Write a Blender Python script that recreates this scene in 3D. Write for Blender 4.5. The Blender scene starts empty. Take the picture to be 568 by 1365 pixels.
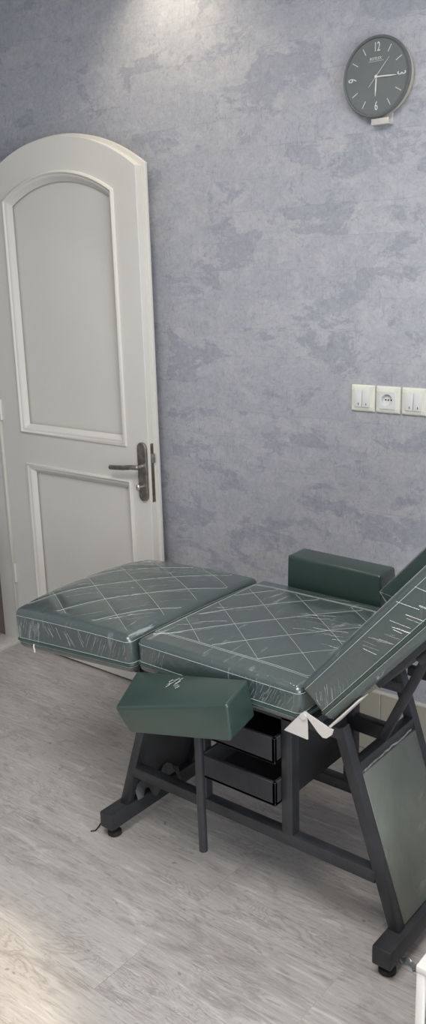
import bpy, bmesh, math, random
from mathutils import Vector, Matrix
random.seed(7)
S = bpy.context.scene
C = S.collection
PI = math.pi

# ------------------------------------------------------------------ helpers
def V(*a): return Vector(a)

def link(name, bm, mat, parent=None, smooth=True, angle=40):
    bmesh.ops.recalc_face_normals(bm, faces=bm.faces)
    me = bpy.data.meshes.new(name)
    bm.to_mesh(me); bm.free()
    if smooth:
        for p in me.polygons: p.use_smooth = True
        me.set_sharp_from_angle(angle=math.radians(angle))
    o = bpy.data.objects.new(name, me); C.objects.link(o)
    if mat: me.materials.append(mat)
    if parent: o.parent = parent
    return o

def tag(o, label=None, cat=None, group=None, kind=None):
    if label: o['label'] = label
    if cat: o['category'] = cat
    if group: o['group'] = group
    if kind: o['kind'] = kind
    return o

def thing(name, loc, label, cat, group=None):
    o = bpy.data.objects.new(name, None); o.empty_display_size = .1
    C.objects.link(o); o.location = loc
    return tag(o, label, cat, group)

def settle(root, objs=None):
    """children were modelled in world space: shift them under their root"""
    off = Vector(root.location)
    for ch in [o for o in bpy.data.objects if o.parent == root]:
        if ch.type == 'MESH' and not ch.get('_done'):
            ch.data.transform(Matrix.Translation(-off)); ch['_done'] = 1
            for g in [o for o in bpy.data.objects if o.parent == ch]:
                g.data.transform(Matrix.Translation(-off)); g['_done'] = 1
    for o in bpy.data.objects:
        if '_done' in o: del o['_done']

def merge(bm, b2, mtx=None):
    if mtx is not None: b2.transform(mtx)
    me = bpy.data.meshes.new('tmp'); b2.to_mesh(me); b2.free()
    bm.from_mesh(me); bpy.data.meshes.remove(me)

def hexa(bm, c, bev=0.0, seg=2):
    """c: 8 corners, bottom 4 (ccw) then top 4"""
    b = bmesh.new()
    v = [b.verts.new(p) for p in c]
    for f in ((3,2,1,0),(4,5,6,7),(0,1,5,4),(1,2,6,5),(2,3,7,6),(3,0,4,7)):
        b.faces.new([v[i] for i in f])
    bmesh.ops.recalc_face_normals(b, faces=b.faces)
    if bev > 0:
        bmesh.ops.bevel(b, geom=list(b.edges), offset=bev, segments=seg, profile=.5, affect='EDGES')
    merge(bm, b); return bm

def box(bm, lo, hi, bev=0.0, seg=2):
    x0,y0,z0 = lo; x1,y1,z1 = hi
    return hexa(bm, [V(x0,y0,z0),V(x1,y0,z0),V(x1,y1,z0),V(x0,y1,z0),
                     V(x0,y0,z1),V(x1,y0,z1),V(x1,y1,z1),V(x0,y1,z1)], bev, seg)

def bar(bm, a, b, w, d, side=V(0,1,0), bev=.003):
    """rectangular bar from a to b; w = width along `side`, d = across"""
    a, b = V(*a), V(*b)
    t = (b-a).normalized(); s = (side - t*side.dot(t)).normalized(); n = t.cross(s)
    c = []
    for p in (a, b):
        c += [p - s*w/2 - n*d/2, p + s*w/2 - n*d/2, p + s*w/2 + n*d/2, p - s*w/2 + n*d/2]
    return hexa(bm, c, bev)

def tube(bm, pts, r, n=6, closed=False, cap=True):
    pts = [V(*p) for p in pts]; k = len(pts); rings = []
    up = None
    for i, p in enumerate(pts):
        if closed: t = pts[(i+1) % k] - pts[i-1]
        else: t = pts[min(i+1, k-1)] - pts[max(i-1, 0)]
        if t.length < 1e-9: t = V(1,0,0)
        t.normalize()
        if up is None:
            up = V(0,0,1) if abs(t.z) < .9 else V(1,0,0)
        s = t.cross(up)
        if s.length < 1e-6: s = t.cross(V(1,0,.3))
        s.normalize(); up = s.cross(t).normalized()
        rings.append([bm.verts.new(p + s*math.cos(q*2*PI/n)*r + up*math.sin(q*2*PI/n)*r) for q in range(n)])
    m = k if closed else k-1
    for i in range(m):
        A, B = rings[i], rings[(i+1) % k]
        for q in range(n):
            bm.faces.new((A[q], A[(q+1) % n], B[(q+1) % n], B[q]))
    if cap and not closed:
        bm.faces.new(rings[0]); bm.faces.new(rings[-1][::-1])
    return bm

def lathe(bm, prof, n=32, mtx=None, cap=True):
    """prof: (r, z) from bottom to top, about z"""
    b = bmesh.new(); rings = []
    for r, z in prof:
        if r < 1e-6: rings.append([b.verts.new((0,0,z))])
        else: rings.append([b.verts.new((r*math.cos(i*2*PI/n), r*math.sin(i*2*PI/n), z)) for i in range(n)])
    for A, B in zip(rings, rings[1:]):
        if len(A) == 1 and len(B) == 1: continue
        for i in range(n):
            j = (i+1) % n
            if len(A) == 1: b.faces.new((A[0], B[j], B[i]))
            elif len(B) == 1: b.faces.new((A[i], A[j], B[0]))
            else: b.faces.new((A[i], A[j], B[j], B[i]))
    if cap and len(rings[0]) > 1: b.faces.new(rings[0][::-1])
    if cap and len(rings[-1]) > 1: b.faces.new(rings[-1])
    merge(bm, b, mtx); return bm

def poly_prism(bm, pts, d, bev=0):
    """extrude a planar polygon (3-D points) by vector d"""
    b = bmesh.new()
    lo = [b.verts.new(p) for p in pts]; hi = [b.verts.new(V(*p)+V(*d)) for p in pts]
    b.faces.new(lo[::-1]); b.faces.new(hi); n = len(pts)
    for i in range(n): b.faces.new((lo[i], lo[(i+1) % n], hi[(i+1) % n], hi[i]))
    bmesh.ops.recalc_face_normals(b, faces=b.faces)
    if bev: bmesh.ops.bevel(b, geom=list(b.edges), offset=bev, segments=2, profile=.5, affect='EDGES')
    merge(bm, b); return bm

def curve_mesh(loops, extrude, bevel=0.0, res=2):
    """filled 2-D outline with holes -> bmesh in XY, thickness 2*extrude (+bevel)"""
    cu = bpy.data.curves.new('tmp', 'CURVE'); cu.dimensions = '2D'; cu.fill_mode = 'BOTH'
    cu.extrude = extrude; cu.bevel_depth = bevel; cu.bevel_resolution = res
    for lp in loops:
        sp = cu.splines.new('POLY'); sp.points.add(len(lp)-1); sp.use_cyclic_u = True
        for p, q in zip(sp.points, lp): p.co = (q[0], q[1], 0, 1)
    o = bpy.data.objects.new('tmp', cu); C.objects.link(o)
    dg = bpy.context.evaluated_depsgraph_get()
    me = bpy.data.meshes.new_from_object(o.evaluated_get(dg))
    bm = bmesh.new(); bm.from_mesh(me)
    bpy.data.objects.remove(o); bpy.data.curves.remove(cu); bpy.data.meshes.remove(me)
    return bm

def text_mesh(txt, size, depth=.0004):
    cu = bpy.data.curves.new('tmp', 'FONT'); cu.body = txt; cu.size = size; cu.extrude = depth
    cu.align_x = 'CENTER'; cu.align_y = 'CENTER'
    o = bpy.data.objects.new('tmp', cu); C.objects.link(o)
    dg = bpy.context.evaluated_depsgraph_get()
    me = bpy.data.meshes.new_from_object(o.evaluated_get(dg))
    bm = bmesh.new(); bm.from_mesh(me)
    bpy.data.objects.remove(o); bpy.data.curves.remove(cu); bpy.data.meshes.remove(me)
    return bm

def offset_loop(loop, d):
    """inward offset of a ccw closed 2-D loop, mitred"""
    n = len(loop); out = []
    for i in range(n):
        p0, p, p1 = Vector(loop[i-1]), Vector(loop[i]), Vector(loop[(i+1) % n])
        a = (p-p0).normalized(); b = (p1-p).normalized()
        na, nb = Vector((-a.y, a.x)), Vector((-b.y, b.x))
        m = (na+nb); m = m / max(m.length_squared, 1e-9) * 2
        out.append((p.x + m.x*d, p.y + m.y*d))
    return out

def sweep_loop(bm, loop, prof, fn):
    """prof: list of (inward offset, height); fn maps (u, v, height) to 3-D"""
    rings = []
    for d, h in prof:
        rings.append([bm.verts.new(fn(u, v, h)) for u, v in offset_loop(loop, d)])
    n = len(loop)
    for A, B in zip(rings, rings[1:]):
        for i in range(n):
            j = (i+1) % n
            bm.faces.new((A[i], A[j], B[j], B[i]))

# rounded cushion ---------------------------------------------------------
def axis_samples(h, r, k):
    a = [r*math.tan(math.radians(t)) for t in (45, 33.75, 22.5, 11.25)]
    e = [-h + r - q for q in a]
    m = [-h + r + (2*h-2*r)*i/k for i in range(k+1)]
    return e + m + [-q for q in e[::-1]]

def cushion(sx, sy, sz, r, nx, ny, nz, top):
    """box sx*sy*sz centred in x, y, bottom at z=0; `top(u,v)` raises the upper face"""
    hx, hy, hz = sx/2, sy/2, sz/2
    X, Y, Z = axis_samples(hx, r, nx), axis_samples(hy, r, ny), axis_samples(hz, r, nz)
    bm = bmesh.new()
    def mp(x, y, z):
        q = V(max(-hx+r, min(hx-r, x)), max(-hy+r, min(hy-r, y)), max(-hz+r, min(hz-r, z)))
        d = V(x, y, z)-q
        p = q + d.normalized()*r if d.length > 1e-9 else q
        w = max(0, min(1, (p.z + hz)/(2*hz)))
        p.z += hz + top(p.x/hx, p.y/hy)*w
        return p
    def grid(A, B, f):
        g = [[bm.verts.new(mp(*f(a, b))) for b in B] for a in A]
        for i in range(len(A)-1):
            for j in range(len(B)-1):
                bm.faces.new((g[i][j], g[i+1][j], g[i+1][j+1], g[i][j+1]))
    for s in (-1, 1):
        grid(X, Y, lambda a, b: (a, b, s*hz))
        grid(X, Z, lambda a, b: (a, s*hy, b))
        grid(Y, Z, lambda a, b: (s*hx, a, b))
    bmesh.ops.remove_doubles(bm, verts=bm.verts, dist=1e-5)
    return bm, mp

def rrect(sx, sy, r, n=6):
    out = []
    for cx, cy, a0 in ((sx/2-r, sy/2-r, 0), (-sx/2+r, sy/2-r, 90), (-sx/2+r, -sy/2+r, 180), (sx/2-r, -sy/2+r, 270)):
        for i in range(n+1):
            a = math.radians(a0 + 90*i/n); out.append((cx + r*math.cos(a), cy + r*math.sin(a)))
    return out

# ------------------------------------------------------------------ materials
class M:
    def __init__(s, name):
        s.m = bpy.data.materials.new(name); s.m.use_nodes = True
        s.n = s.m.node_tree.nodes; s.l = s.m.node_tree.links
        s.b = s.n['Principled BSDF']
        s.co = s.n.new('ShaderNodeTexCoord')
    def node(s, t, **k):
        n = s.n.new(t)
        for a, v in k.items():
            if a in n.inputs.keys(): n.inputs[a].default_value = v
            else: setattr(n, a, v)
        return n
    def lk(s, a, b): s.l.new(a, b)
    def set(s, **k):
        for a, v in k.items(): s.b.inputs[a.replace('_', ' ')].default_value = v
        return s
    def mapping(s, scale=(1,1,1), rot=(0,0,0), loc=(0,0,0), src='Object'):
        m = s.node('ShaderNodeMapping'); m.inputs['Scale'].default_value = scale
        m.inputs['Rotation'].default_value = rot; m.inputs['Location'].default_value = loc
        s.lk(s.co.outputs[src], m.inputs['Vector']); return m.outputs['Vector']
    def noise(s, vec, scale, detail=4, rough=.55, dist=0):
        n = s.node('ShaderNodeTexNoise', Scale=scale, Detail=detail, Roughness=rough, Distortion=dist)
        s.lk(vec, n.inputs['Vector']); return n.outputs['Fac']
    def ramp(s, fac, *stops):
        r = s.node('ShaderNodeValToRGB'); e = r.color_ramp.elements
        while len(e) < len(stops): e.new(.5)
        for el, (p, c) in zip(e, stops):
            el.position = p; el.color = (c, c, c, 1) if isinstance(c, (int, float)) else (*c, 1)
        s.lk(fac, r.inputs['Fac']); return r.outputs['Color']
    def mix(s, fac, a, b, mode='MIX'):
        n = s.node('ShaderNodeMix', data_type='RGBA', blend_type=mode)
        for i, q in ((0, fac), (6, a), (7, b)):
            if isinstance(q, (int, float)): n.inputs[i].default_value = q if i == 0 else (q, q, q, 1)
            elif isinstance(q, tuple): n.inputs[i].default_value = (*q, 1)
            else: s.lk(q, n.inputs[i])
        return n.outputs[2]
    def math(s, op, a, b=0.0):
        n = s.node('ShaderNodeMath', operation=op)
        for i, q in ((0, a), (1, b)):
            if isinstance(q, (int, float)): n.inputs[i].default_value = q
            else: s.lk(q, n.inputs[i])
        return n.outputs[0]
    def bump(s, h, strength=.2, dist=.01, coat=False):
        n = s.node('ShaderNodeBump', Strength=strength, Distance=dist)
        s.lk(h, n.inputs['Height']); s.lk(n.outputs['Normal'], s.b.inputs['Normal'])
        if coat: s.lk(n.outputs['Normal'], s.b.inputs['Coat Normal'])
    def color(s, c):
        if isinstance(c, tuple): s.b.inputs['Base Color'].default_value = (*c, 1)
        else: s.lk(c, s.b.inputs['Base Color'])
        return s

def paint(name, col, rough=.4, var=.06, scale=6, bump=.05):
    m = M(name); v = m.mapping()
    f = m.noise(v, scale, 5)
    dk = tuple(c*(1-var) for c in col); lt = tuple(min(1, c*(1+var)) for c in col)
    m.color(m.ramp(f, (.3, dk), (.7, lt))).set(Roughness=rough)
    m.bump(m.noise(v, scale*30, 3), bump, .002)
    return m.m

WHITE = paint('door_white', (.66, .645, .60), .38, .03, 3, .06)
TRIMW = paint('trim_white', (.62, .60, .55), .45, .04, 4, .06)
STONE = paint('threshold_stone', (.55, .53, .50), .4, .1, 12, .05)
TILE = paint('skirting_tile', (.44, .41, .33), .5, .07, 5, .05)
GROUT = paint('skirting_cap', (.66, .63, .56), .6, .05, 20, .05)
CEIL = paint('ceiling_white', (.75, .74, .72), .8, .02, 2, .02)
BROWN = paint('corridor_brown', (.16, .115, .11), .6, .12, 8, .1)
CORR = paint('corridor_floor', (.35, .33, .31), .5, .1, 4, .05)
PLASTIC = paint('ivory_plastic', (.70, .70, .62), .3, .02, 9, 0)
PLASTIC2 = paint('rocker_plastic', (.66, .67, .66), .3, .02, 9, 0)
DARK = paint('socket_dark', (.02, .02, .02), .6, .1, 9, 0)
CABW = paint('cabinet_white', (.72, .70, .66), .3, .03, 5, .03)
BLACKSTEEL = paint('charcoal_steel', (.023, .024, .028), .42, .3, 14, .12)
BLACKBOX = paint('charcoal_board', (.026, .026, .030), .7, .25, 10, .1)
RUBBER = paint('rubber', (.012, .012, .012), .6, .1, 20, .1)
BRACKET = paint('bracket_offwhite', (.52, .50, .47), .35, .06, 20, .05)
BOARDW = paint('board_white', (.62, .60, .57), .5, .05, 8, .03)
THREAD = paint('thread', (.42, .48, .45), .7, .1, 60, 0)
CLOCKF = paint('clock_face', (.145, .158, .158), .35, .05, 10, 0)
CLOCKR = paint('clock_rim', (.12, .128, .13), .3, .05, 10, 0)
CLOCKB = paint('clock_body', (.50, .46, .36), .4, .05, 10, 0)
CLOCKI = paint('clock_ink', (.62, .62, .58), .4, .02, 10, 0)

def metal(name, col, rough):
    m = M(name); v = m.mapping()
    f = m.noise(v, 40, 4)
    m.color(m.ramp(f, (.35, tuple(c*.6 for c in col)), (.65, col))).set(Metallic=.9, Roughness=rough)
    return m.m
BRONZE = metal('aged_bronze', (.33, .31, .285), .5)
CHROME = metal('worn_chrome', (.75, .73, .68), .22)
LOCKM = metal('worn_lock', (.24, .21, .16), .5)

def wallpaper():
    m = M('plaster_wallpaper'); v = m.mapping()
    sep = m.node('ShaderNodeSeparateXYZ'); m.lk(v, sep.inputs[0])
    cmb = m.node('ShaderNodeCombineXYZ'); m.lk(sep.outputs['X'], cmb.inputs['X']); m.lk(sep.outputs['Z'], cmb.inputs['Y'])
    m.lk(sep.outputs['Y'], cmb.inputs['Z'])
    vec = cmb.outputs[0]
    # slightly wavering brick courses under the plaster print
    wob = m.node('ShaderNodeTexNoise', Scale=7.0, Detail=3.0); m.lk(vec, wob.inputs['Vector'])
    wv = m.node('ShaderNodeVectorMath', operation='MULTIPLY_ADD')
    m.lk(wob.outputs['Color'], wv.inputs[0]); wv.inputs[1].default_value = (.03, .02, 0); m.lk(vec, wv.inputs[2])
    br = m.node('ShaderNodeTexBrick', Scale=1.0)
    m.lk(wv.outputs[0], br.inputs['Vector'])
    br.inputs['Brick Width'].default_value = .27; br.inputs['Row Height'].default_value = .098
    br.inputs['Mortar Size'].default_value = .0022; br.inputs['Mortar Smooth'].default_value = .6
    br.inputs['Color1'].default_value = (0,0,0,1); br.inputs['Color2'].default_value = (1,1,1,1); br.inputs['Mortar'].default_value = (.5,.5,.5,1)
    rnd = m.math('MULTIPLY', m.math('SUBTRACT', br.outputs['Color'], .5), .13)
    st = m.node('ShaderNodeMapping'); st.inputs['Scale'].default_value = (.8, 1.35, 1); m.lk(vec, st.inputs['Vector'])
    big = m.math('ADD', m.noise(st.outputs[0], 5.8, 9, .70, .35), rnd)
    patch = m.ramp(big, (.552, 0.0), (.582, 1.0))             # darker exposed patches
    light = m.ramp(m.math('ADD', m.noise(st.outputs[0], 10.5, 8, .72, .6), rnd), (.47, 0.0), (.56, 1.0))
    fine = m.noise(vec, 48, 8, .8, .8)
    scr = m.node('ShaderNodeMapping'); scr.inputs['Scale'].default_value = (1, .3, 1); m.lk(vec, scr.inputs['Vector'])
    gate = m.ramp(m.noise(vec, 6.5, 4, .6), (.40, 0.0), (.62, 1.0))
    crack = m.ramp(m.noise(scr.outputs[0], 52, 7, .75, 1.6), (.55, 0.0), (.61, 1.0))
    crack2 = m.ramp(m.noise(vec, 26, 8, .8, 2.0), (.55, 0.0), (.60, 1.0))
    base = m.mix(light, (.375, .383, .420), (.415, .419, .445))
    base = m.mix(m.math('MULTIPLY', patch, .6), base, (.275, .290, .338))
    base = m.mix(m.math('MULTIPLY', m.math('MULTIPLY', crack, gate), .5), base, (.225, .238, .280))
    base = m.mix(m.math('MULTIPLY', crack2, .38), base, (.24, .252, .29))
    base = m.mix(.8, base, m.ramp(fine, (.3, .34), (.7, .66)), 'SOFT_LIGHT')
    base = m.mix(m.math('MULTIPLY', m.math('MULTIPLY', br.outputs['Fac'], m.ramp(m.noise(vec, 9, 4), (.42, 0.0), (.60, 1.0))), .34), base, (.25, .26, .30))
    m.color(base).set(Roughness=.62, Specular_IOR_Level=.35)
    m.bump(m.math('ADD', fine, m.math('MULTIPLY', patch, -.4)), .22, .004)
    return m.m
WALLP = wallpaper()

def laminate():
    m = M('grey_laminate'); v = m.mapping()
    br = m.node('ShaderNodeTexBrick', Scale=1.0); br.offset = .37
    mp = m.mapping(loc=(.95-1.2*2, -1.19+.195*10, 0)); m.lk(mp, br.inputs['Vector'])
    br.inputs['Brick Width'].default_value = 1.2; br.inputs['Row Height'].default_value = .195
    br.inputs['Mortar Size'].default_value = .0008; br.inputs['Mortar Smooth'].default_value = .3
    br.inputs['Color1'].default_value = (0,0,0,1); br.inputs['Color2'].default_value = (1,1,1,1); br.inputs['Mortar'].default_value = (.5,.5,.5,1)
    # shift the grain from plank to plank
    sh = m.node('ShaderNodeVectorMath', operation='MULTIPLY_ADD')
    m.lk(br.outputs['Color'], sh.inputs[0]); sh.inputs[1].default_value = (3.7, 5.1, 2.3); m.lk(v, sh.inputs[2])
    def st(x, y):
        k = m.node('ShaderNodeMapping'); k.inputs['Scale'].default_value = (x, y, 1); m.lk(sh.outputs[0], k.inputs['Vector']); return k.outputs[0]
    broad = m.noise(st(1.1, 4.0), 2.6, 5, .6, .6)
    rings = m.math('FRACT', m.math('MULTIPLY', m.noise(st(.9, 4.6), 1.9, 4, .5, 1.0), 30.0))
    rings = m.ramp(rings, (.0, 1.0), (.22, .2), (.5, 0.0), (.8, .15), (1.0, 1.0))
    rmask = m.ramp(m.noise(st(1.0, 3.4), 2.6, 5), (.47, 0.0), (.58, 1.0))
    fib = m.noise(st(3, 60), 3.0, 6, .7, .2)
    blot = m.ramp(m.noise(st(2.0, 4.2), 2.7, 8, .72, 1.0), (.54, 0.0), (.66, 1.0))
    tone = m.mix(br.outputs['Color'], (.315, .298, .287), (.36, .343, .331))
    tone = m.mix(m.ramp(broad, (.35, 0.0), (.65, 1.0)), tone, (.385, .367, .354))
    tone = m.mix(m.math('MULTIPLY', blot, .6), tone, (.21, .194, .185))
    scratch = m.ramp(m.noise(st(4, 30), 2.6, 8, .78, 1.4), (.53, 0.0), (.63, 1.0))
    tone = m.mix(m.math('MULTIPLY', scratch, .6), tone, (.18, .165, .157))
    pale = m.ramp(m.noise(st(2.5, 22), 2.2, 6, .7, .7), (.54, 0.0), (.66, 1.0))
    tone = m.mix(m.math('MULTIPLY', pale, .6), tone, (.53, .51, .495))
    tone = m.mix(m.math('MULTIPLY', m.math('MULTIPLY', rings, rmask), .6), tone, (.20, .182, .172))
    tone = m.mix(.75, tone, m.ramp(fib, (.3, .36), (.7, .63)), 'SOFT_LIGHT')
    knot = m.ramp(m.noise(st(9, 13), 2.2, 2), (.735, 0.0), (.76, 1.0))
    tone = m.mix(m.math('MULTIPLY', knot, .6), tone, (.14, .125, .12))
    tone = m.mix(m.math('MULTIPLY', br.outputs['Fac'], m.math('MULTIPLY', m.ramp(m.noise(v, 3.0, 3), (.45, 0.15), (.6, 1.0)), .6)), tone, (.14, .13, .125))
    tone = m.mix(1.0, tone, (1.13, 1.12, 1.10), 'MULTIPLY')
    m.color(tone).set(Specular_IOR_Level=.4)
    m.lk(m.ramp(fib, (.3, .30), (.7, .46)), m.b.inputs['Roughness'])
    m.bump(m.math('SUBTRACT', fib, br.outputs['Fac']), .10, .003)
    return m.m
LAM = laminate()

def vinyl(name, col, rough=.36, coat=.25, crease=0.0, haze=(.1,.12,.12), film=.0):
    """leatherette; film > 0 = tight clear packing film over it (glossy coat with pulled creases)"""
    m = M(name); v = m.mapping()
    grain = m.node('ShaderNodeTexVoronoi', Scale=420.0); m.lk(v, grain.inputs['Vector'])
    soft = m.noise(v, 7, 4)
    c = m.ramp(soft, (.3, tuple(q*.88 for q in col)), (.7, tuple(q*1.12 for q in col)))
    h = m.math('MULTIPLY', grain.outputs['Distance'], .25)
    if film:
        tr = m.mapping((38, 5.5, 38), (0, 0, math.radians(-28)))
        ts = m.mapping((30, 30, 4.0), (math.radians(14), math.radians(24), 0))
        w1 = m.noise(tr, 1.0, 5, .62, .35); w2 = m.noise(ts, 1.0, 5, .6, .3)
        gate = m.ramp(m.noise(v, 5.2, 3), (.46, 0.0), (.62, 1.0))
        geo = m.node('ShaderNodeNewGeometry')
        sx = m.node('ShaderNodeSeparateXYZ'); m.lk(geo.outputs['Normal'], sx.inputs[0])
        up = m.ramp(m.math('ABSOLUTE', sx.outputs['Y']), (.4, 0.0), (.6, 1.0))   # which way the film was pulled: over the top or down the sides
        wr = m.mix(up, w1, w2)
        white = m.math('MULTIPLY', m.ramp(wr, (.60, 0.0), (.66, 1.0)), gate)
        c = m.mix(film, c, haze)
        c = m.mix(m.math('MULTIPLY', white, crease), c, (.42, .45, .44))
        h = m.math('ADD', h, m.math('MULTIPLY', m.math('MULTIPLY', wr, m.math('ADD', gate, .10)), 3.0))
        h = m.math('ADD', h, m.math('MULTIPLY', m.noise(m.mapping((14, 6, 14), (0, 0, math.radians(-35))), 1.0, 4, .55, 1.2), 2.6))
        m.set(Coat_Weight=1.0, Coat_Roughness=.05, Coat_IOR=1.62)
    else:
        m.set(Coat_Weight=coat, Coat_Roughness=.22)
    m.color(c).set(Roughness=rough)
    m.bump(h, .25 if film else .12, .004 if film else .0012, coat=bool(film))
    return m.m
GREEN = vinyl('green_leatherette', (.024, .047, .040), .34, .35)
WRAP = vinyl('film_wrapped_leatherette', (.022, .040, .039), .4, 0, .5, (.14, .168, .165), .20)

def glassy_panel():
    m = M('film_covered_panel'); v = m.mapping()
    f = m.noise(v, 5, 6, .65, .8)
    s = m.ramp(m.noise(m.mapping((60, 9, 5), (0, .5, .4)), 1.0, 5), (.62, 0.0), (.72, 1.0))
    c = m.ramp(f, (.3, (.080, .088, .073)), (.7, (.125, .134, .112)))
    c = m.mix(m.math('MULTIPLY', s, .45), c, (.26, .28, .25))
    m.color(c).set(Roughness=.5, Coat_Weight=.5, Coat_Roughness=.25)
    m.bump(m.noise(v, 20, 4), .2, .004)
    return m.m
PANEL = glassy_panel()
DPANEL = paint('charcoal_panel', (.036, .038, .042), .45, .25, 6, .1)

def film_mat():
    m = M('clear_film'); v = m.mapping()
    m.color(m.ramp(m.noise(v, 60, 5), (.4, (.15, .17, .17)), (.7, (.30, .32, .31)))).set(Roughness=.25, Coat_Weight=.6)
    return m.m
FILM = film_mat()
SCUFF = paint('grubby_film', (.05, .054, .054), .4, .35, 30, .2)

# ------------------------------------------------------------------ room
W = 2.57          # back wall
XL = -3.21        # left wall
XR, YF, H = 1.7, -1.6, 2.85
def struct(name, bm, mat, parent=None, **k):
    o = link(name, bm, mat, parent, **k)
    if parent is None: o['kind'] = 'structure'
    return o

b = bmesh.new(); box(b, (XL, YF, -.06), (XR, W, 0)); struct('floor', b, LAM)
b = bmesh.new(); box(b, (XL-.12, YF-.12, H), (XR+.12, W+.12, H+.08)); struct('ceiling', b, CEIL)
b = bmesh.new(); box(b, (XL-.12, W, -.06), (XR+.12, W+.12, H)); struct('wall_back', b, WALLP)
# right wall with a window, front wall plain
wy0, wy1, wz0, wz1 = -1.0, 1.3, .75, 2.3
b = bmesh.new()
box(b, (XR, YF, -.06), (XR+.12, wy0, H)); box(b, (XR, wy1, -.06), (XR+.12, W, H))
box(b, (XR, wy0, -.06), (XR+.12, wy1, wz0)); box(b, (XR, wy0, wz1), (XR+.12, wy1, H))
struct('wall_right', b, WALLP)
b = bmesh.new(); box(b, (XL-.12, YF-.12, -.06), (XR+.12, YF, H)); struct('wall_front', b, WALLP)
b = bmesh.new()
for lo, hi in (((XR+.02, wy0, wz0), (XR+.08, wy0+.05, wz1)), ((XR+.02, wy1-.05, wz0), (XR+.08, wy1, wz1)),
               ((XR+.02, wy0, wz0), (XR+.08, wy1, wz0+.05)), ((XR+.02, wy0, wz1-.05), (XR+.08, wy1, wz1)),
               ((XR+.02, .125, wz0), (XR+.08, .175, wz1))): box(b, lo, hi, .004)
struct('window_1', b, TRIMW)
# left wall with the arched doorway (opening from the jamb at y=2.44 back to 1.56)
oy0, oy1 = 1.585, 2.475
b = bmesh.new()
def arch_z(t):      # t in -1..1 across the doorway
    R, w, rise, z0 = .845, .445, .127, 2.045
    return z0 - (R-rise) + math.sqrt(max(0, R*R - (t*w)**2))
N = 20
hole = [(oy0, -.06)] + [(oy0 + (oy1-oy0)*i/N, arch_z(-1+2*i/N)) for i in range(N+1)] + [(oy1, -.06)]
outline = [(YF, -.06), (oy0, -.06)] + hole[1:-1] + [(oy1, -.06), (W, -.06), (W, H), (YF, H)]
poly_prism(b, [V(XL, y, z) for y, z in outline], (-.12, 0, 0))
struct('wall_left', b, WALLP)
# jamb lining of the doorway, with a stop bead
b = bmesh.new()
box(b, (XL-.122, oy1-.012, 0), (XL+.004, oy1+.004, 2.04), .003)
box(b, (XL-.018, oy1-.021, 0), (XL-.004, oy1-.010, 2.04), .003)
box(b, (XL-.122, oy0-.004, 0), (XL+.012, oy0+.012, 2.04), .003)
struct('trim_1', b, TRIMW)
b = bmesh.new(); box(b, (XL-.14, oy0, -.02), (XL-.004, oy1-.01, .014), .004)
struct('trim_2', b, STONE)
# corridor beyond the doorway
b = bmesh.new(); box(b, (XL-1.6, oy0-1.5, -.06), (XL-.12, W, -.004)); struct('floor_corridor', b, CORR)
b = bmesh.new(); box(b, (XL-1.6, oy1+.012, -.06), (XL-.121, oy1+.08, H)); struct('wall_corridor', b, BROWN)
b = bmesh.new(); box(b, (XL-1.7, oy0-1.5, -.06), (XL-1.6, W, H)); struct('wall_corridor_end', b, BROWN)
# tiled skirting under a pale cap
b = bmesh.new()
x = XL+.03; k = 0
while x < XR-.01:
    x1 = min(x+.60, XR-.001)
    box(b, (x, W-.011, .001), (x1-.002, W+.001, .226), .0015, 1); x = x1
struct('baseboard_back', b, TILE)
b = bmesh.new(); box(b, (XL+.01, W-.014, .226), (XR, W+.001, .236), .002); struct('trim_3', b, GROUT)

# ------------------------------------------------------------------ door (swung open, parallel to the back wall)
DX0, DX1, DY = -3.200, -2.334, 2.459
DC, DH = (DX0+DX1)/2, (DX1-DX0)/2
def arc(half, z_spring, rise, n=28):
    R = (half*half + rise*rise)/(2*rise)
    return [(half*math.cos(0)*(1-2*i/n), z_spring - (R-rise) + math.sqrt(R*R - (half*(1-2*i/n))**2)) for i in range(n+1)]
def door_outline(grow):
    h = DH + grow
    pts = [(DC-h if grow == 0 else DX0, .012), (DC+h, .012)]
    a = arc(h, 2.024+grow*.8, .138)
    a = [(DC+u, z) for u, z in a]
    if grow: a[-1] = (DX0, a[-1][1])
    return pts + a
def up_loop(x0, x1, z0, zs, rise):
    c, h = (x0+x1)/2, (x1-x0)/2
    return [(x0, z0), (x1, z0)] + [(c+u, z) for u, z in arc(h, zs, rise)]
pu = up_loop(-3.073, -2.450, 1.014, 1.952, .088)
pl = [(-3.055, .13), (-2.431, .13), (-2.431, .876), (-3.055, .876)]
toW = Matrix(((1,0,0,0),(0,0,-1,0),(0,1,0,0),(0,0,0,1)))     # XY drawing -> XZ plane facing -Y
def on_door(bm, y):      # y = centre plane
    bm.transform(Matrix.Translation((0, y, 0)) @ toW); return bm
b = bmesh.new()
merge(b, on_door(curve_mesh([door_outline(0), offset_loop(pu, .012), offset_loop(pl, .012)], .014, .0015), DY+.0155))
merge(b, on_door(curve_mesh([door_outline(0)], .006), DY+.031))
merge(b, on_door(curve_mesh([door_outline(.014)], .006, .001), DY+.041))
door = struct('door_1', b, WHITE, angle=30)
tag(door, 'white arched panelled door swung open before the grey wallpaper', 'door')
prof = [(-.004, 0), (-.002, .007), (.004, .010), (.008, .008), (.010, .004), (.016, .003), (.022, -.002), (.030, -.012), (.036, -.017)]
b = bmesh.new(); sweep_loop(b, pu, prof, lambda u, v, h: V(u, DY-h, v)); struct('panel_moulding', b, WHITE, door)
b = bmesh.new(); sweep_loop(b, pl, prof, lambda u, v, h: V(u, DY-h, v)); struct('panel_moulding', b, WHITE, door)
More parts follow.
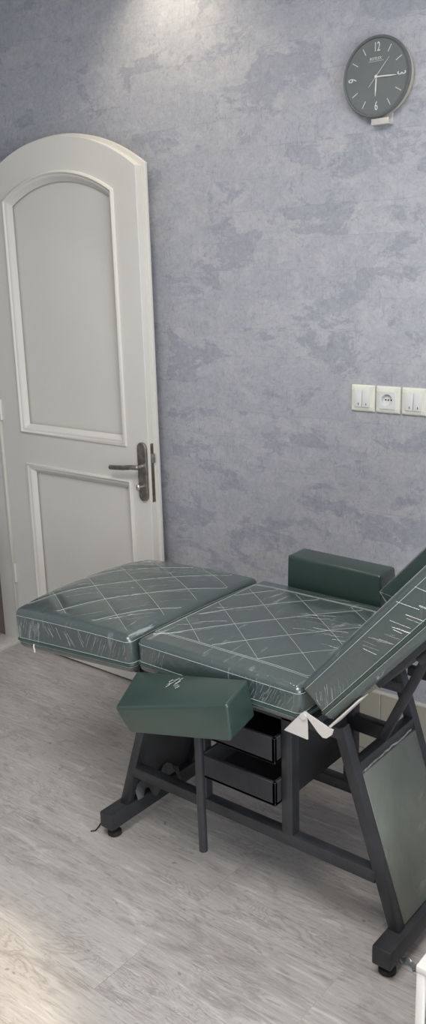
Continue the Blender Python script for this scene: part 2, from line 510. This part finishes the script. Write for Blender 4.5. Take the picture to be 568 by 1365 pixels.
# handle plate, lever, turn knob
hx, hz = -2.361, .920
def plate_loop(w, h, n=8):
    o = []
    for cz, s in ((h/2-w/2, 0), (-h/2+w/2, PI)):
        for i in range(n+1): o.append((w/2*math.cos(s+PI*i/n), cz + w/2*math.sin(s+PI*i/n)))
    return o
b = curve_mesh([[(u+hx, v+hz) for u, v in plate_loop(.040, .224)]], .003, .003); on_door(b, DY-.006)
hp = link('handle_plate', b, BRONZE, door); hp['label'] = 'aged bronze handle plate'
b = bmesh.new()
tube(b, [(hx+.002, DY-.010, .944), (hx+.002, DY-.042, .944)], .008, 12)
lv = link('lever_neck', b, CHROME, hp)
b = bmesh.new()
P0 = [(hx+.006, DY-.046, .945), (hx-.02, DY-.050, .944), (hx-.06, DY-.050, .938), (hx-.10, DY-.049, .934), (hx-.132, DY-.048, .932)]
tube(b, P0, .0095, 12)
for vv in b.verts: vv.co.z = .94 + (vv.co.z-.94)*1.0
bmesh.ops.create_uvsphere(b, u_segments=12, v_segments=8, radius=.0097, matrix=Matrix.Translation(P0[-1]))
bmesh.ops.create_uvsphere(b, u_segments=12, v_segments=8, radius=.0097, matrix=Matrix.Translation(P0[0]))
link('lever', b, BRONZE, hp)
b = bmesh.new()
tube(b, [(hx-.006, DY-.010, .862), (hx-.006, DY-.024, .862)], .007, 10)
lathe(b, [(0, 0), (.009, .001), (.012, .004), (.012, .009), (.009, .012), (0, .013)], 16,
      Matrix.Translation((hx-.006, DY-.024, .862)) @ Matrix.Rotation(PI/2, 4, 'X') @ Matrix.Diagonal((.7, 1.15, 1, 1)))
link('turn_knob', b, CHROME, hp)
# lock faceplate on the leaf edge, with latch and bolt
b = bmesh.new(); box(b, (DX1-.002, DY+.010, .800), (DX1+.0025, DY+.027, 1.030), .001)
lp = link('lock_faceplate', b, LOCKM, door)
b = bmesh.new(); hexa(b, [V(DX1+.002, DY+.011, .955), V(DX1+.010, DY+.026, .955), V(DX1+.002, DY+.026, .955), V(DX1+.001, DY+.012, .955),
                          V(DX1+.002, DY+.011, .990), V(DX1+.010, DY+.026, .990), V(DX1+.002, DY+.026, .990), V(DX1+.001, DY+.012, .990)])
link('latch', b, BRONZE, lp)
# inner-side lever for the far face, and hinges at the jamb
b = bmesh.new()
for z in (.35, 1.1, 1.8): tube(b, [(DX0-.003, DY-.004, z-.045), (DX0-.003, DY-.004, z+.045)], .006, 10)
link('hinge', b, WHITE, door)

# ------------------------------------------------------------------ wall clock
cr, cxx, czz = .1095, -1.424, 2.190
cl = thing('wall_clock', (cxx, W, czz), 'round charcoal wall clock with slim white hands and numerals', 'clock')
def wallmtx(y): return Matrix.Translation((cxx, y, czz)) @ toW     # local z -> -Y (into the room)
def lw(name, bm, mat, par): return link(name, bm, mat, par)
b = bmesh.new(); lathe(b, [(.088, .0), (.106, .004), (.1085, .012), (.1085, .026), (.104, .028), (0, .028)], 64, wallmtx(W-.001))
body = link('case', b, CLOCKB, cl); body['label'] = 'beige plastic case'
b = bmesh.new(); lathe(b, [(.1095, .0), (.1105, .003), (.1105, .008), (.108, .0115), (.1035, .0105), (.102, .006), (.102, .0)], 64, wallmtx(W-.026))
rim = link('rim', b, CLOCKR, cl)
b = bmesh.new(); lathe(b, [(.103, 0), (.103, .003), (0, .003)], 64, wallmtx(W-.0285))
face = link('dial', b, CLOCKF, cl)
YD = W-.0318
def dialput(bm, b2, x, z, rot):
    merge(bm, b2, Matrix.Translation((cxx+x, YD, czz+z)) @ toW @ Matrix.Rotation(rot, 4, 'Z'))
for i in range(12):
    a = PI/2 - i*PI/6
    b = bmesh.new()
    if i % 3:
        b2 = bmesh.new(); box(b2, (-.0105, -.00095, 0), (.0105, .00095, .0006))
        dialput(b, b2, .082*math.cos(a), .082*math.sin(a), a); link('hour_mark', b, CLOCKI, face)
    else:
        t = {0: '12', 3: '3', 6: '6', 9: '9'}[i]
        b2 = text_mesh(t, .035 if i % 6 == 0 else .039); b2.transform(Matrix.Diagonal((.62, 1.0, 1, 1)))
        r = {0: 0, 3: -PI/2, 6: 0, 9: PI/2}[i]
        dialput(b, b2, .079*math.cos(a), .079*math.sin(a), r); link('numeral', b, CLOCKI, face, smooth=False)
b = bmesh.new(); b2 = text_mesh('ROTLEX', .0105); dialput(b, b2, -.004, .049, 0)
b2 = bmesh.new(); box(b2, (-.024, -.0004, 0), (.024, .0004, .0004)); dialput(b, b2, -.002, .0425, 0)
link('dial_lettering', b, CLOCKI, face, smooth=False)
def hand(name, ang, length, tail, w, z):
    b = bmesh.new(); b2 = bmesh.new()
    a = math.radians(90-ang)
    poly_prism(b2, [V(-tail, -w*.35, z), V(length*.12, -w/2, z), V(length*.7, -w*.5, z), V(length, -w*.15, z), V(length, w*.15, z), V(length*.7, w*.5, z), V(length*.12, w/2, z), V(-tail, w*.35, z)], (0, 0, .0008))
    dialput(b, b2, 0, 0, a); return link(name, b, CLOCKI, cl)
hand('hour_hand', 183, .052, .006, .0042, .0015)
hand('minute_hand', 93, .066, .006, .0038, .003)
hand('second_hand', 42, .064, .034, .0013, .0045)
b = bmesh.new(); lathe(b, [(.0042, 0), (.0042, .0065), (.002, .0075), (0, .0075)], 16, wallmtx(YD)); link('hand_hub', b, CLOCKI, cl)
settle(cl)

hk = thing('wall_hook', (-1.412, W, 2.075), 'small off-white adhesive wall hook just under the clock', 'hook')
b = bmesh.new(); box(b, (-1.441, W-.006, 2.060), (-1.383, W, 2.108), .002)
link('back_plate', b, BRACKET, hk)
b = bmesh.new(); box(b, (-1.441, W-.030, 2.060), (-1.383, W-.005, 2.066), .002)
box(b, (-1.441, W-.031, 2.060), (-1.383, W-.026, 2.078), .002); link('ledge', b, BRACKET, hk)
settle(hk)

# ------------------------------------------------------------------ switches and socket
def plate(cx, cz, parent, back=True):
    s = .0432; b = bmesh.new()
    o = rrect(2*s, 2*s, .004, 3)
    rings = [(0, 0), (0, .004), (.003, .008), (.008, .0105), (.0165, .0112), (.0168, .009)]
    sweep_loop(b, o, rings, lambda u, v, h: V(cx+u, W-h, cz+v))
    lo = offset_loop(o, .0168)
    if back: b.faces.new([b.verts.new((cx+u, W-.009, cz+v)) for u, v in lo])
    return link('frame', b, PLASTIC, parent, angle=25)
def switch(cx, cz, label):
    t = thing('light_switch', (cx, W, cz), label, 'light switch', 'wall plates in a row')
    plate(cx, cz, t)
    for sgn in (-1, 1):
        b = bmesh.new()
        xa, xb = (cx-.0275, cx-.0008) if sgn < 0 else (cx+.0008, cx+.0275)
        hexa(b, [V(xa, W-.0145, cz-.0275), V(xb, W-.0145, cz-.0275), V(xb, W-.006, cz-.0275), V(xa, W-.006, cz-.0275),
                 V(xa, W-.0115, cz+.0275), V(xb, W-.0115, cz+.0275), V(xb, W-.006, cz+.0275), V(xa, W-.006, cz+.0275)], .0012)
        r = link('rocker', b, PLASTIC2, t)
        b = bmesh.new(); m = (xa+xb)/2+.002; box(b, (m-.0012, W-.0150, cz-.021), (m+.0012, W-.0138, cz-.014), .0005, 1)
        link('indicator', b, DARK, r)
    settle(t); return t
switch(-1.4695, 1.2465, 'ivory double rocker switch left of the round power socket')
switch(-1.2880, 1.2465, 'ivory double rocker switch right of the round power socket, cut off by the photo edge')
so = thing('power_socket', (-1.3790, W, 1.2465), 'ivory wall plate with a round recessed power socket between two switches', 'socket', 'wall plates in a row')
plate(-1.3790, 1.2465, so, False)
b = bmesh.new(); cx, cz = -1.3790, 1.2465
merge(b, curve_mesh([rrect(.055, .055, .003, 3), [(.0195*math.cos(i*PI/16), .0195*math.sin(i*PI/16)) for i in range(32)]], .0025, .0005),
      Matrix.Translation((cx, W-.0105, cz)) @ toW)
lathe(b, [(.0197, .0), (.0190, -.0005), (.0188, -.0110), (0, -.0110)][::-1], 32, Matrix.Translation((cx, W-.0130, cz)) @ toW, cap=False)
sf = link('socket_face', b, PLASTIC2, so)
for dx in (-.0095, 0, .0095):
    b = bmesh.new(); lathe(b, [(.0026, 0), (.0026, .0008), (0, .0008)], 14, Matrix.Translation((cx+dx, W-.0022, cz)) @ toW)
    link('contact_hole', b, DARK, sf)
settle(so)

# ------------------------------------------------------------------ reclining treatment chair
ch = thing('treatment_chair', (-1.33, 1.86, 0), 'dark green film-wrapped reclining treatment chair on a black steel frame', 'chair')
YN, YB = 1.718, 2.025                      # near / far frame planes
def legx(z): return -.872 - .325*(z-.094)   # right A-frame
XM = -1.331
def mir(x): return 2*XM - x
TW = .031
for side in (1, -1):
    f = (lambda x: x) if side > 0 else mir
    b = bmesh.new()
    fx = f(-.864)
    box(b, (fx-.026, 1.630, .034), (fx+.026, 2.115, .086), .005)
    fb = link('foot_beam', b, BLACKSTEEL, ch)
    for y in (1.664, 2.08):
        b = bmesh.new(); lathe(b, [(.019, 0), (.022, .003), (.022, .012), (.018, .016), (.010, .018), (.008, .036), (0, .036)], 20, Matrix.Translation((fx, y, 0)))
        link('foot_pad', b, RUBBER, fb)
    for y, zt in ((YN, .585), (YB, .650 if side > 0 else .585)):
        b = bmesh.new(); bar(b, (f(legx(.075)), y, .075), (f(legx(zt)), y, zt), TW, .029)
        link('leg', b, BLACKSTEEL, ch)
    b = bmesh.new(); bar(b, (f(legx(.480)), YN+.015, .480), (f(legx(.480)), YB-.015, .480), .030, .028, side=V(0,0,1))
    link('panel_rail', b, BLACKSTEEL, ch)
    # filled panel between the legs
    b = bmesh.new()
    zt, zb = (.462, .088)
    o = .009*side
    hexa(b, [p + V(o, 0, 0) for p in [V(f(legx(zb))-.004, YN+.017, zb), V(f(legx(zb))+.004, YN+.017, zb), V(f(legx(zb))+.004, YB+.004, zb), V(f(legx(zb))-.004, YB+.004, zb),
             V(f(legx(zt))-.004, YN+.017, zt), V(f(legx(zt))+.004, YN+.017, zt), V(f(legx(zt))+.004, YB+.004, zt), V(f(legx(zt))-.004, YB+.004, zt)]], .001, 1)
    pn = link('side_panel', b, PANEL if side > 0 else DPANEL, ch)
    pn['label'] = 'dusty grey-green panel between the legs' if side > 0 else 'dark panel between the legs'
    b = bmesh.new()
    if side > 0:   # folded film edge along the top of the panel
        n = 14
        pts = [V(f(legx(.462))+.007+.002*random.random(), YN+.03+(YB-YN-.06)*i/n, .464+.006*random.random()) for i in range(n+1)]
        for p, q in zip(pts, pts[1:]): bar(b, p, q, .002, .006, V(1,0,0), 0)
    else:          # loose film hanging at the foot of the panel
        n = 12
        top = [V(f(legx(.135))+.012+.003*math.sin(i*1.3), YN+.01+.20*i/n, .135+.02*math.sin(i*.9)) for i in range(n+1)]
        bot = [p + V(.012+.004*math.sin(i*2.1), 0, -.035-.012*math.sin(i*1.7)) for i, p in enumerate(top)]
        vs = [(b.verts.new(p), b.verts.new(q), b.verts.new(p-V(.0015,0,0)), b.verts.new(q-V(.0015,0,0))) for p, q in zip(top, bot)]
        for A, B in zip(vs, vs[1:]):
            b.faces.new((A[0], B[0], B[1], A[1])); b.faces.new((A[2], A[3], B[3], B[2]))
            b.faces.new((A[1], B[1], B[3], A[3])); b.faces.new((A[0], A[2], B[2], B[0]))
    fl = link('loose_film', b, FILM if side > 0 else SCUFF, pn); fl['label'] = 'pale crumpled packing film'
ZR = .214
for y in (YN, YB):
    b = bmesh.new(); bar(b, (mir(legx(ZR))+.012, y, ZR), (legx(ZR)-.012, y, ZR), .034, .034)
    link('lower_rail', b, BLACKSTEEL, ch)
    for x in (-1.182, -1.470):
        zt = .572
        b = bmesh.new(); bar(b, (x, y, ZR+.014), (x, y, zt), .034 if x > -1.3 else .028, .034 if x > -1.3 else .028); link('post', b, BLACKSTEEL, ch)
b = bmesh.new(); bar(b, (-1.182, YB-.002, .424), (-1.060, YB-.002, .420), .030, .046); link('stub_rail', b, BLACKSTEEL, ch)
for y in (YN, YB):
    b = bmesh.new(); bar(b, (-1.60, y, .570), (-1.02, y, .570), .034, .030); link('seat_rail', b, BLACKSTEEL, ch)
# two open trays between the posts, closed by a side board
def tray(z0, z1, y0):
    b = bmesh.new(); x0, x1, y1 = -1.452, -1.200, 2.00; t = .010
    box(b, (x0, y0, z0), (x1, y1, z0+.008), .001, 1); box(b, (x0, y0, z0), (x1, y0+t, z1), .0015, 1); box(b, (x0, y1-t, z0), (x1, y1, z1), .0015, 1)
    box(b, (x0, y0, z0), (x0+t, y1, z1), .0015, 1); box(b, (x1-t, y0, z0), (x1, y1, z1), .0015, 1)
    return link('tray', b, BLACKBOX, ch)
tray(.318, .386, 1.675); tray(.440, .512, 1.675)
b = bmesh.new(); box(b, (-1.196, YN+.022, .325), (-1.186, YB-.02, .565), .001, 1); link('side_board', b, BLACKBOX, ch)
b = bmesh.new(); box(b, (-1.60, 1.68, .586), (-1.075, 2.15, .606), .002, 1); link('seat_board', b, BLACKBOX, ch)

# cushions ------------------------------------------------------------
def quilt_dip(x, y, lines):
    d = min(abs((x*nx + y*ny - c + sp/2) % sp - sp/2) for nx, ny, c, sp in lines)
    return -.0028*math.exp(-(d/.011)**2)
def make_cushion(name, sx, sy, sz, r, crown, mtx, quilt=True, ang=(-38, 52), sp=.118, inset=(.03, .055), loops=(0.0, -.008), creases=(), mat=None, bands=(.020, .032), rimstitch=True, grid=(70, 80)):
    lines = []
    for k, a in enumerate(ang):
        a = math.radians(a); lines.append((-math.sin(a), math.cos(a), .03*k, sp))
    hx, hy = sx/2, sy/2
    def inq(x, y): return min(1, max(0, (hx-inset[0]-abs(x))/.01)) * min(1, max(0, (hy-inset[1]-abs(y))/.01)) if quilt else 0
    def top(u, v):
        q = inq(u*hx, v*hy)
        return crown(u, v) + (q*quilt_dip(u*hx, v*hy, lines) if q else 0)
    bm, mp = cushion(sx, sy, sz, r, grid[0], grid[1], 6, top)
    bm.transform(mtx)
    o = link(name, bm, mat or WRAP, ch, angle=60)
    st = bmesh.new()
    def surf(x, y): return mtx @ (mp(x, y, sz/2) + V(0, 0, .0006))
    def side(u, v, z):
        w = z/sz; return mtx @ V(u, v, z + crown(max(-1, min(1, u/hx)), max(-1, min(1, v/hy)))*w)
    if quilt:
        qx, qy = hx-inset[0], hy-inset[1]
        for nx, ny, c, s_ in lines:
            for k in range(-12, 13):
                cc = c + k*s_; tx, ty = -ny, nx; seg = []
                for i in range(121):
                    t = -.6 + 1.2*i/120; x, y = nx*cc + tx*t, ny*cc + ty*t
                    if abs(x) <= qx and abs(y) <= qy: seg.append(surf(x, y))
                if len(seg) > 2: tube(st, seg, .00055, 4)
        for ins in loops:
            lp = rrect(2*(qx-ins), 2*(qy-ins), .01, 3); pts = []
            for i in range(len(lp)):
                p, q = lp[i], lp[(i+1) % len(lp)]; n = max(1, int(math.dist(p, q)/.02))
                for j in range(n): pts.append(surf(p[0]+(q[0]-p[0])*j/n, p[1]+(q[1]-p[1])*j/n))
            tube(st, pts, .0005, 4, closed=True)
    def ring(z, rad, off=.0004):
        lp = rrect(sx+2*off, sy+2*off, r, 6); pts = []
        for i in range(len(lp)):
            p, q = lp[i], lp[(i+1) % len(lp)]; n = max(1, int(math.dist(p, q)/.03))
            for j in range(n): pts.append(side(p[0]+(q[0]-p[0])*j/n, p[1]+(q[1]-p[1])*j/n, z))
        tube(st, pts, rad, 4, closed=True)
    for z in bands: ring(z, .0006)
    if rimstitch: ring(sz-r*.9, .0006, 0)
    s = link('stitching', st, THREAD, o); s['label'] = 'pale contrast stitching'
    b = bmesh.new()                                           # pulled ridges of the packing film
    for face, n, (a0, a1), (c0, c1), slant, (l0, l1) in creases:
        for k in range(n):
            q, z, L = a0+(a1-a0)*rnd.random(), c0+(c1-c0)*rnd.random(), l0+(l1-l0)*rnd.random()
            sl = math.radians(slant + rnd.uniform(-9, 9)); pts = []
            for i in range(5):
                t = (i/4-.5)*L; dq, dz = t*math.cos(sl), t*math.sin(sl)
                if face == 'near':
                    zz = z+dz
                    if r*.6 < zz < sz-r*.6: pts.append(side(max(-hx+r, min(hx-r, q*hx+dq)), -hy-.0003, zz))
                else:
                    x, y = q*hx+dq, z*hy+dz
                    if abs(x) < hx-.01 and abs(y) < hy-.01: pts.append(surf(x, y))
            if len(pts) > 2: tube(b, pts, rnd.uniform(.0003, .0007) if face == 'near' else rnd.uniform(.0002, .0005), 4)
    if creases:
        fr = link('film_crease', b, FILM, o); tag(fr, 'fine pulled creases in the clear packing film', kind='stuff')
    else: b.free()
    b = bmesh.new()                                           # dark welt between the two bottom seams
    lp = rrect(sx+.001, sy+.001, r, 6)
    pts = [side(p[0], p[1], (bands[0]+bands[1])/2) for p in lp]
    tube(b, pts, .0042, 6, closed=True)
    link('welt', b, GREEN, o)
    return o

rnd = random.Random(11)
Yc, Ws = 1.9125, .585
seat_m = Matrix.Translation((-1.351, Yc, .607))
make_cushion('seat_cushion', .532, Ws, .098, .018, lambda u, v: .010*(1-u**4)*(1-v**4), seat_m,
             inset=(.018, .065), loops=(0.0, -.006), creases=(('near', 26, (.45, .98), (.03, .08), 62, (.02, .05)), ('near', 14, (-.98, -.6), (.03, .08), 70, (.02, .05)), ('near', 26, (-.3, .9), (.082, .09), 85, (.006, .02)), ('top', 14, (.1, .95), (-.2, .9), 15, (.04, .12)), ('top', 10, (-.95, -.5), (-.9, .2), 40, (.04, .12))))
# leg rest sags a little towards the foot end and has a higher crown
tilt = math.atan2(.0425, .49)
lr_m = Matrix.Translation((-1.619, Yc-.012, .602)) @ Matrix.Rotation(-tilt, 4, 'Y') @ Matrix.Translation((-.2455, 0, 0))
make_cushion('leg_rest_cushion', .489, Ws+.012, .110, .018,
             lambda u, v: -.004 + .009*(1-u) + (.030 + .010*(-u))*(1-abs(v)**2.6)*(1-max(0, abs(u)-.55)**2*3.2) + .004*(1-u*u), lr_m, ang=(-30, 53), sp=.125,
             inset=(.012, .03), loops=(), creases=(('near', 40, (-.97, -.55), (.035, .085), 68, (.02, .05)), ('near', 30, (.3, .95), (.035, .09), 60, (.02, .05)), ('near', 14, (-.4, .3), (.05, .09), 120, (.02, .04)), ('top', 46, (-.9, .3), (-.9, .9), 38, (.06, .2)), ('top', 16, (.2, .9), (-.8, .9), 50, (.04, .14))))
o = [q for q in bpy.data.objects if q.name.startswith('leg_rest_cushion')][0]
b = bmesh.new(); tube(b, [(-2.030, 1.601, .592), (-2.029, 1.598, .583), (-2.026, 1.598, .574), (-2.027, 1.599, .566)], .0022, 6)
w = link('tag_end', b, BOARDW, o); w['label'] = 'white thread end'
b = bmesh.new()
hexa(b, [lr_m @ V(x, y, z) for z in (-.012, .002) for x, y in ((-.22, -.26), (.235, -.26), (.235, .26), (-.22, .26))], .001, 1)
lb = link('leg_rest_board', b, BLACKBOX, ch)
for y in (1.70, 2.10):
    b = bmesh.new(); bar(b, (-1.76, y, .566), (-1.58, y, .578), .03, .016); link('hinge_arm', b, BLACKSTEEL, ch)
# backrest
ang = math.radians(48.6)
u_ = V(math.cos(ang), 0, math.sin(ang)); n_ = V(-math.sin(ang), 0, math.cos(ang)); base = V(-1.008, Yc, .638)
LB = .80
bk_m = Matrix((( u_.x, 0, n_.x, base.x), (0, 1, 0, Yc), (u_.z, 0, n_.z, base.z), (0, 0, 0, 1))) @ Matrix.Translation((LB/2, 0, 0))
make_cushion('backrest_cushion', LB, Ws, .110, .018, lambda u, v: .012*(1-u**4)*(1-v**4), bk_m, bands=(.020, .032), loops=(0.0,),
             creases=(('near', 16, (-.97, -.7), (.03, .06), 50, (.02, .05)), ('near', 22, (-.45, .25), (.042, .085), 128, (.02, .055))))
def bkp(u, y, n): return base + u_*u + V(0, y-Yc, 0) + n_*n
b = bmesh.new(); hexa(b, [bkp(.15, 1.66, -.012), bkp(.78, 1.66, -.012), bkp(.78, 2.165, -.012), bkp(.15, 2.165, -.012),
                          bkp(.15, 1.66, .002), bkp(.78, 1.66, .002), bkp(.78, 2.165, .002), bkp(.15, 2.165, .002)], .002, 1)
link('backrest_board', b, BLACKBOX, ch)
for y in (1.70, 2.125):
    b = bmesh.new(); bar(b, bkp(.26, y, -.022), bkp(.76, y, -.022), .030, .020); link('backrest_rail', b, BLACKSTEEL, ch)
# gas-strut style prop bar and its gusset
ys = 1.86
b = bmesh.new(); bar(b, (-1.006, ys, .474), (-.872, ys, .770), .012, .024); link('prop_bar', b, BLACKSTEEL, ch)
b = bmesh.new(); poly_prism(b, [V(-.874, ys+.006, .765), V(-.924, ys+.006, .655), bkp(.16, ys+.006, -.012), bkp(.26, ys+.006, -.012)], (0, .006, 0))
link('gusset', b, BLACKSTEEL, ch)
b = bmesh.new(); bar(b, (-1.010, YB, .622), (-.72, YB, .616), .022, .026); bar(b, (-.72, YB, .616), bkp(.40, YB, -.02), .022, .026)
link('cross_bar', b, BLACKSTEEL, ch)
# white hinge brackets on the near side
yb = 1.6125
def pxz(pts): return [V(x, yb, z) for x, z in pts]
b = bmesh.new()
poly_prism(b, pxz([(-1.127, .589), (-1.080, .645), (-1.070, .652), (-1.062, .644), (-1.060, .585)]), (0, .004, 0))
tube(b, [(-1.071, yb-.004, .643), (-1.071, yb+.010, .643)], .0085, 14)
br = link('hinge_bracket', b, BRACKET, ch); br['label'] = 'off-white steel hinge bracket'
b = bmesh.new()
poly_prism(b, pxz([(-1.068, .650), (-1.060, .652), (-1.004, .634), (-.990, .632), (-.994, .618), (-1.008, .605), (-1.018, .604), (-1.030, .612)]), (0, .004, 0))
hexa(b, [bkp(.004, yb, -.010), bkp(.12, yb, -.006), bkp(.12, yb+.045, -.006), bkp(.004, yb+.045, -.010),
         bkp(.004, yb, -.004), bkp(.12, yb, -.003), bkp(.12, yb+.045, -.003), bkp(.004, yb+.045, -.004)], .001, 1)
br = link('hinge_bracket', b, BRACKET, ch); br['label'] = 'off-white bracket bent under the backrest'
# arm pads: the far one level, the near one hanging askew on its post
def pad(c, name='armrest', bev=.010):
    b = bmesh.new(); hexa(b, c, bev, 4)
    e = [q for q in b.edges if q.calc_length() > .04]
    return link(name, b, GREEN, ch, angle=50)
far_pad = pad([V(-1.532, 2.214, .690), V(-1.200, 2.214, .690), V(-1.200, 2.318, .690), V(-1.532, 2.318, .690),
               V(-1.530, 2.216, .797), V(-1.203, 2.216, .793), V(-1.206, 2.312, .793), V(-1.532, 2.312, .797)], bev=.009)
far_pad['label'] = 'armrest pad on the wall side, level'
near = [V(-1.502, 1.463, .526), V(-1.199, 1.497, .584), V(-1.211, 1.612, .600), V(-1.56, 1.600, .545),
        V(-1.541, 1.452, .590), V(-1.210, 1.500, .677), V(-1.228, 1.606, .697), V(-1.590, 1.588, .628)]
near_pad = pad(near, bev=.008)
near_pad['label'] = 'armrest pad on the near side, sagging on its rod'
b = bmesh.new(); tube(b, [(-1.345, 1.550, .590), (-1.345, 1.550, .40), (-1.342, 1.550, .201)], .0115, 14)
link('armrest_rod', b, BLACKSTEEL, ch)
b = bmesh.new(); bar(b, (-1.345, 1.550, .535), (-1.36, YN, .545), .03, .03, V(0,0,1)); link('rod_clamp', b, BLACKSTEEL, ch)
b = bmesh.new(); bar(b, (-1.36, 2.265, .700), (-1.36, 2.265, .545), .022, .022); bar(b, (-1.36, 2.265, .555), (-1.36, YB, .555), .03, .03, V(0,0,1)); link('rod_clamp', b, BLACKSTEEL, ch)
# torn bit of film on the near pad
b = bmesh.new()
def on_pad(s, t): # bilinear on pad top
    a = near[4].lerp(near[5], s); c = near[7].lerp(near[6], s); return a.lerp(c, t) + V(0, 0, .0015)
for k in range(16):
    s, t = .36+.10*random.random(), .50+.3*random.random()
    tube(b, [on_pad(s, t), on_pad(s+.025, t+.05+.05*random.random())], (.0008+.001*random.random()), 5)
fs = link('film_shred', b, FILM, near_pad); fs['label'] = 'crumpled white shred of film'
# side bolster leaning along the backrest on the wall side
b = bmesh.new()
def bo(u, y, n): return V(-1.143, y, .772) + u_*u + n_*n
hexa(b, [bo(0, 2.09, -.11), bo(.50, 2.09, -.11), bo(.50, 2.20, -.11), bo(0, 2.20, -.11),
         bo(.012, 2.10, .012), bo(.50, 2.10, .012), bo(.50, 2.195, .012), bo(.012, 2.195, .012)], .010, 4)
bb = link('side_bolster', b, GREEN, ch, angle=50)
b = bmesh.new()
for p, q in ((bo(.002, 2.0905, -.10), bo(.014, 2.101, .0115)), (bo(.014, 2.101, .0125), bo(.014, 2.194, .0125)), (bo(.016, 2.1005, .010), bo(.085, 2.091, -.095)), (bo(.014, 2.101, .0125), bo(.49, 2.101, .0125))):
    tube(b, [p, q], .0009, 4)
link('film_fold', b, FILM, bb)
settle(ch)

# ------------------------------------------------------------------ white cabinet at the lower right edge
cb = thing('cabinet', (-.645, 1.362, 0), 'low white cabinet cut off at the bottom right of the photo', 'cabinet')
x0, x1, y0, y1, zt = -.645, -.25, 1.362, 1.70, .350
b = bmesh.new()
box(b, (x0, y0, .0), (x0+.016, y1, zt-.016), .002); box(b, (x1-.016, y0, .0), (x1, y1, zt-.016), .002)
box(b, (x0+.014, y1-.012, .02), (x1-.014, y1, zt-.016), .001, 1); box(b, (x0+.014, y0+.004, .04), (x1-.014, y1, .056), .001, 1)
link('body', b, CABW, cb)
b = bmesh.new(); box(b, (x0-.001, y0-.002, zt-.016), (x1+.001, y1, zt), .003); link('top', b, CABW, cb)
b = bmesh.new(); box(b, (x0+.019, y0+.010, .06), (x1-.019, y0+.026, zt-.020), .002)
d = link('door', b, CABW, cb)
b = bmesh.new(); tube(b, [(x1-.05, y0+.012, .22), (x1-.05, y0-.012, .22), (x1-.05, y0-.012, .14), (x1-.05, y0+.012, .14)], .004, 8); link('handle', b, CHROME, d)
settle(cb)

# scraps on the floor
def scrap(name, cx, cy, pts, r, mat, label, cat):
    b = bmesh.new(); tube(b, [(cx+x, cy+y, z) for x, y, z in pts], r, 6)
    return tag(link(name, b, mat), label, cat)
scrap('hair_clip', -1.86, 1.655, [(-.01, .02, .003), (.0, .0, .003), (.006, -.02, .003), (-.004, -.03, .003)], .0022, RUBBER, 'thin dark hair clip lying beside the left foot of the chair', 'hair clip')
b = bmesh.new()
ring = []
for i in range(7):
    a = .4+i*.32
    ring.append((V(-.835+.022*math.cos(a), 1.690+.022*math.sin(a), .001), V(-.835+.031*math.cos(a), 1.690+.031*math.sin(a), .012+.004*math.sin(i*2))))
vs = [(b.verts.new(p), b.verts.new(q), b.verts.new(p+V(.001,.001,0)), b.verts.new(q+V(.001,.001,0))) for p, q in ring]
for A, B in zip(vs, vs[1:]):
    b.faces.new((A[0], B[0], B[1], A[1])); b.faces.new((A[2], A[3], B[3], B[2])); b.faces.new((A[1], B[1], B[3], A[3])); b.faces.new((A[0], A[2], B[2], B[0]))
tag(link('film_scrap', b, FILM), 'small curl of clear film on the floor by the right foot of the chair', 'film scrap')

# ------------------------------------------------------------------ light
def area(name, loc, rot, sx, sy, power, col):
    l = bpy.data.lights.new(name, 'AREA'); l.shape = 'RECTANGLE'; l.size = sx; l.size_y = sy; l.energy = power; l.color = col
    o = bpy.data.objects.new(name, l); C.objects.link(o); o.location = loc; o.rotation_euler = rot; return o
area('window_daylight', (XR+.10, (wy0+wy1)/2, (wz0+wz1)/2), (0, PI/2, 0), 1.5, 2.2, 105, (.92, .96, 1.0))
area('ceiling_panel', (-.9, .5, H-.02), (0, 0, 0), 1.2, 1.2, 62, (1.0, .97, .93))
def spot(name, loc, target, power, size, blend, col, rad=.03):
    l = bpy.data.lights.new(name, 'SPOT'); l.energy = power; l.spot_size = math.radians(size); l.spot_blend = blend; l.color = col; l.shadow_soft_size = rad
    o = bpy.data.objects.new(name, l); C.objects.link(o); o.location = loc
    o.rotation_euler = (V(*target)-V(*loc)).to_track_quat('-Z', 'Y').to_euler(); return o
spot('wall_downlight', (-2.22, 2.33, H-.03), (-2.22, 2.50, 1.8), 17, 112, .9, (1.0, .88, .68))
spot('added_floor_spot', (-1.78, .52, H-.03), (-1.78, .52, 0), 230, 31, .3, (1.0, .84, .60))  # spot added overhead to throw a warm patch on the floor, no fixture known
w = bpy.data.worlds.new('World'); S.world = w; w.use_nodes = True
w.node_tree.nodes['Background'].inputs[0].default_value = (.75, .85, 1, 1); w.node_tree.nodes['Background'].inputs[1].default_value = .6

# ------------------------------------------------------------------ camera
cam = bpy.data.cameras.new('camera'); co = bpy.data.objects.new('camera', cam); C.objects.link(co)
cam.sensor_fit = 'VERTICAL'; cam.sensor_height = 36; cam.sensor_width = 36; cam.lens = 36*1205/1365
cam.clip_start = .05
Rx, Ry, Rz = V(.77659658, .14089388, -.61404126), None, None
dn = V(419-284, 5190-682.5, 1205).normalized(); up = -dn
X = (Rx - up*Rx.dot(up)).normalized(); Y = up.cross(X)
if Y.z < 0: Y = -Y
# rows: world axes expressed in camera (right, down, forward)
right = V(X[0], Y[0], up[0]); down = V(X[1], Y[1], up[1]); fwd = V(X[2], Y[2], up[2])
m = Matrix((( right.x, -down.x, -fwd.x, 0), (right.y, -down.y, -fwd.y, 0), (right.z, -down.z, -fwd.z, 1.66), (0, 0, 0, 1)))
co.matrix_world = m
S.camera = co
S.cycles.use_denoising = True
S.view_settings.view_transform = 'Standard'; S.view_settings.look = 'None'; S.view_settings.gamma = 1; S.view_settings.use_curve_mapping = False
S.view_settings.exposure = 0.0
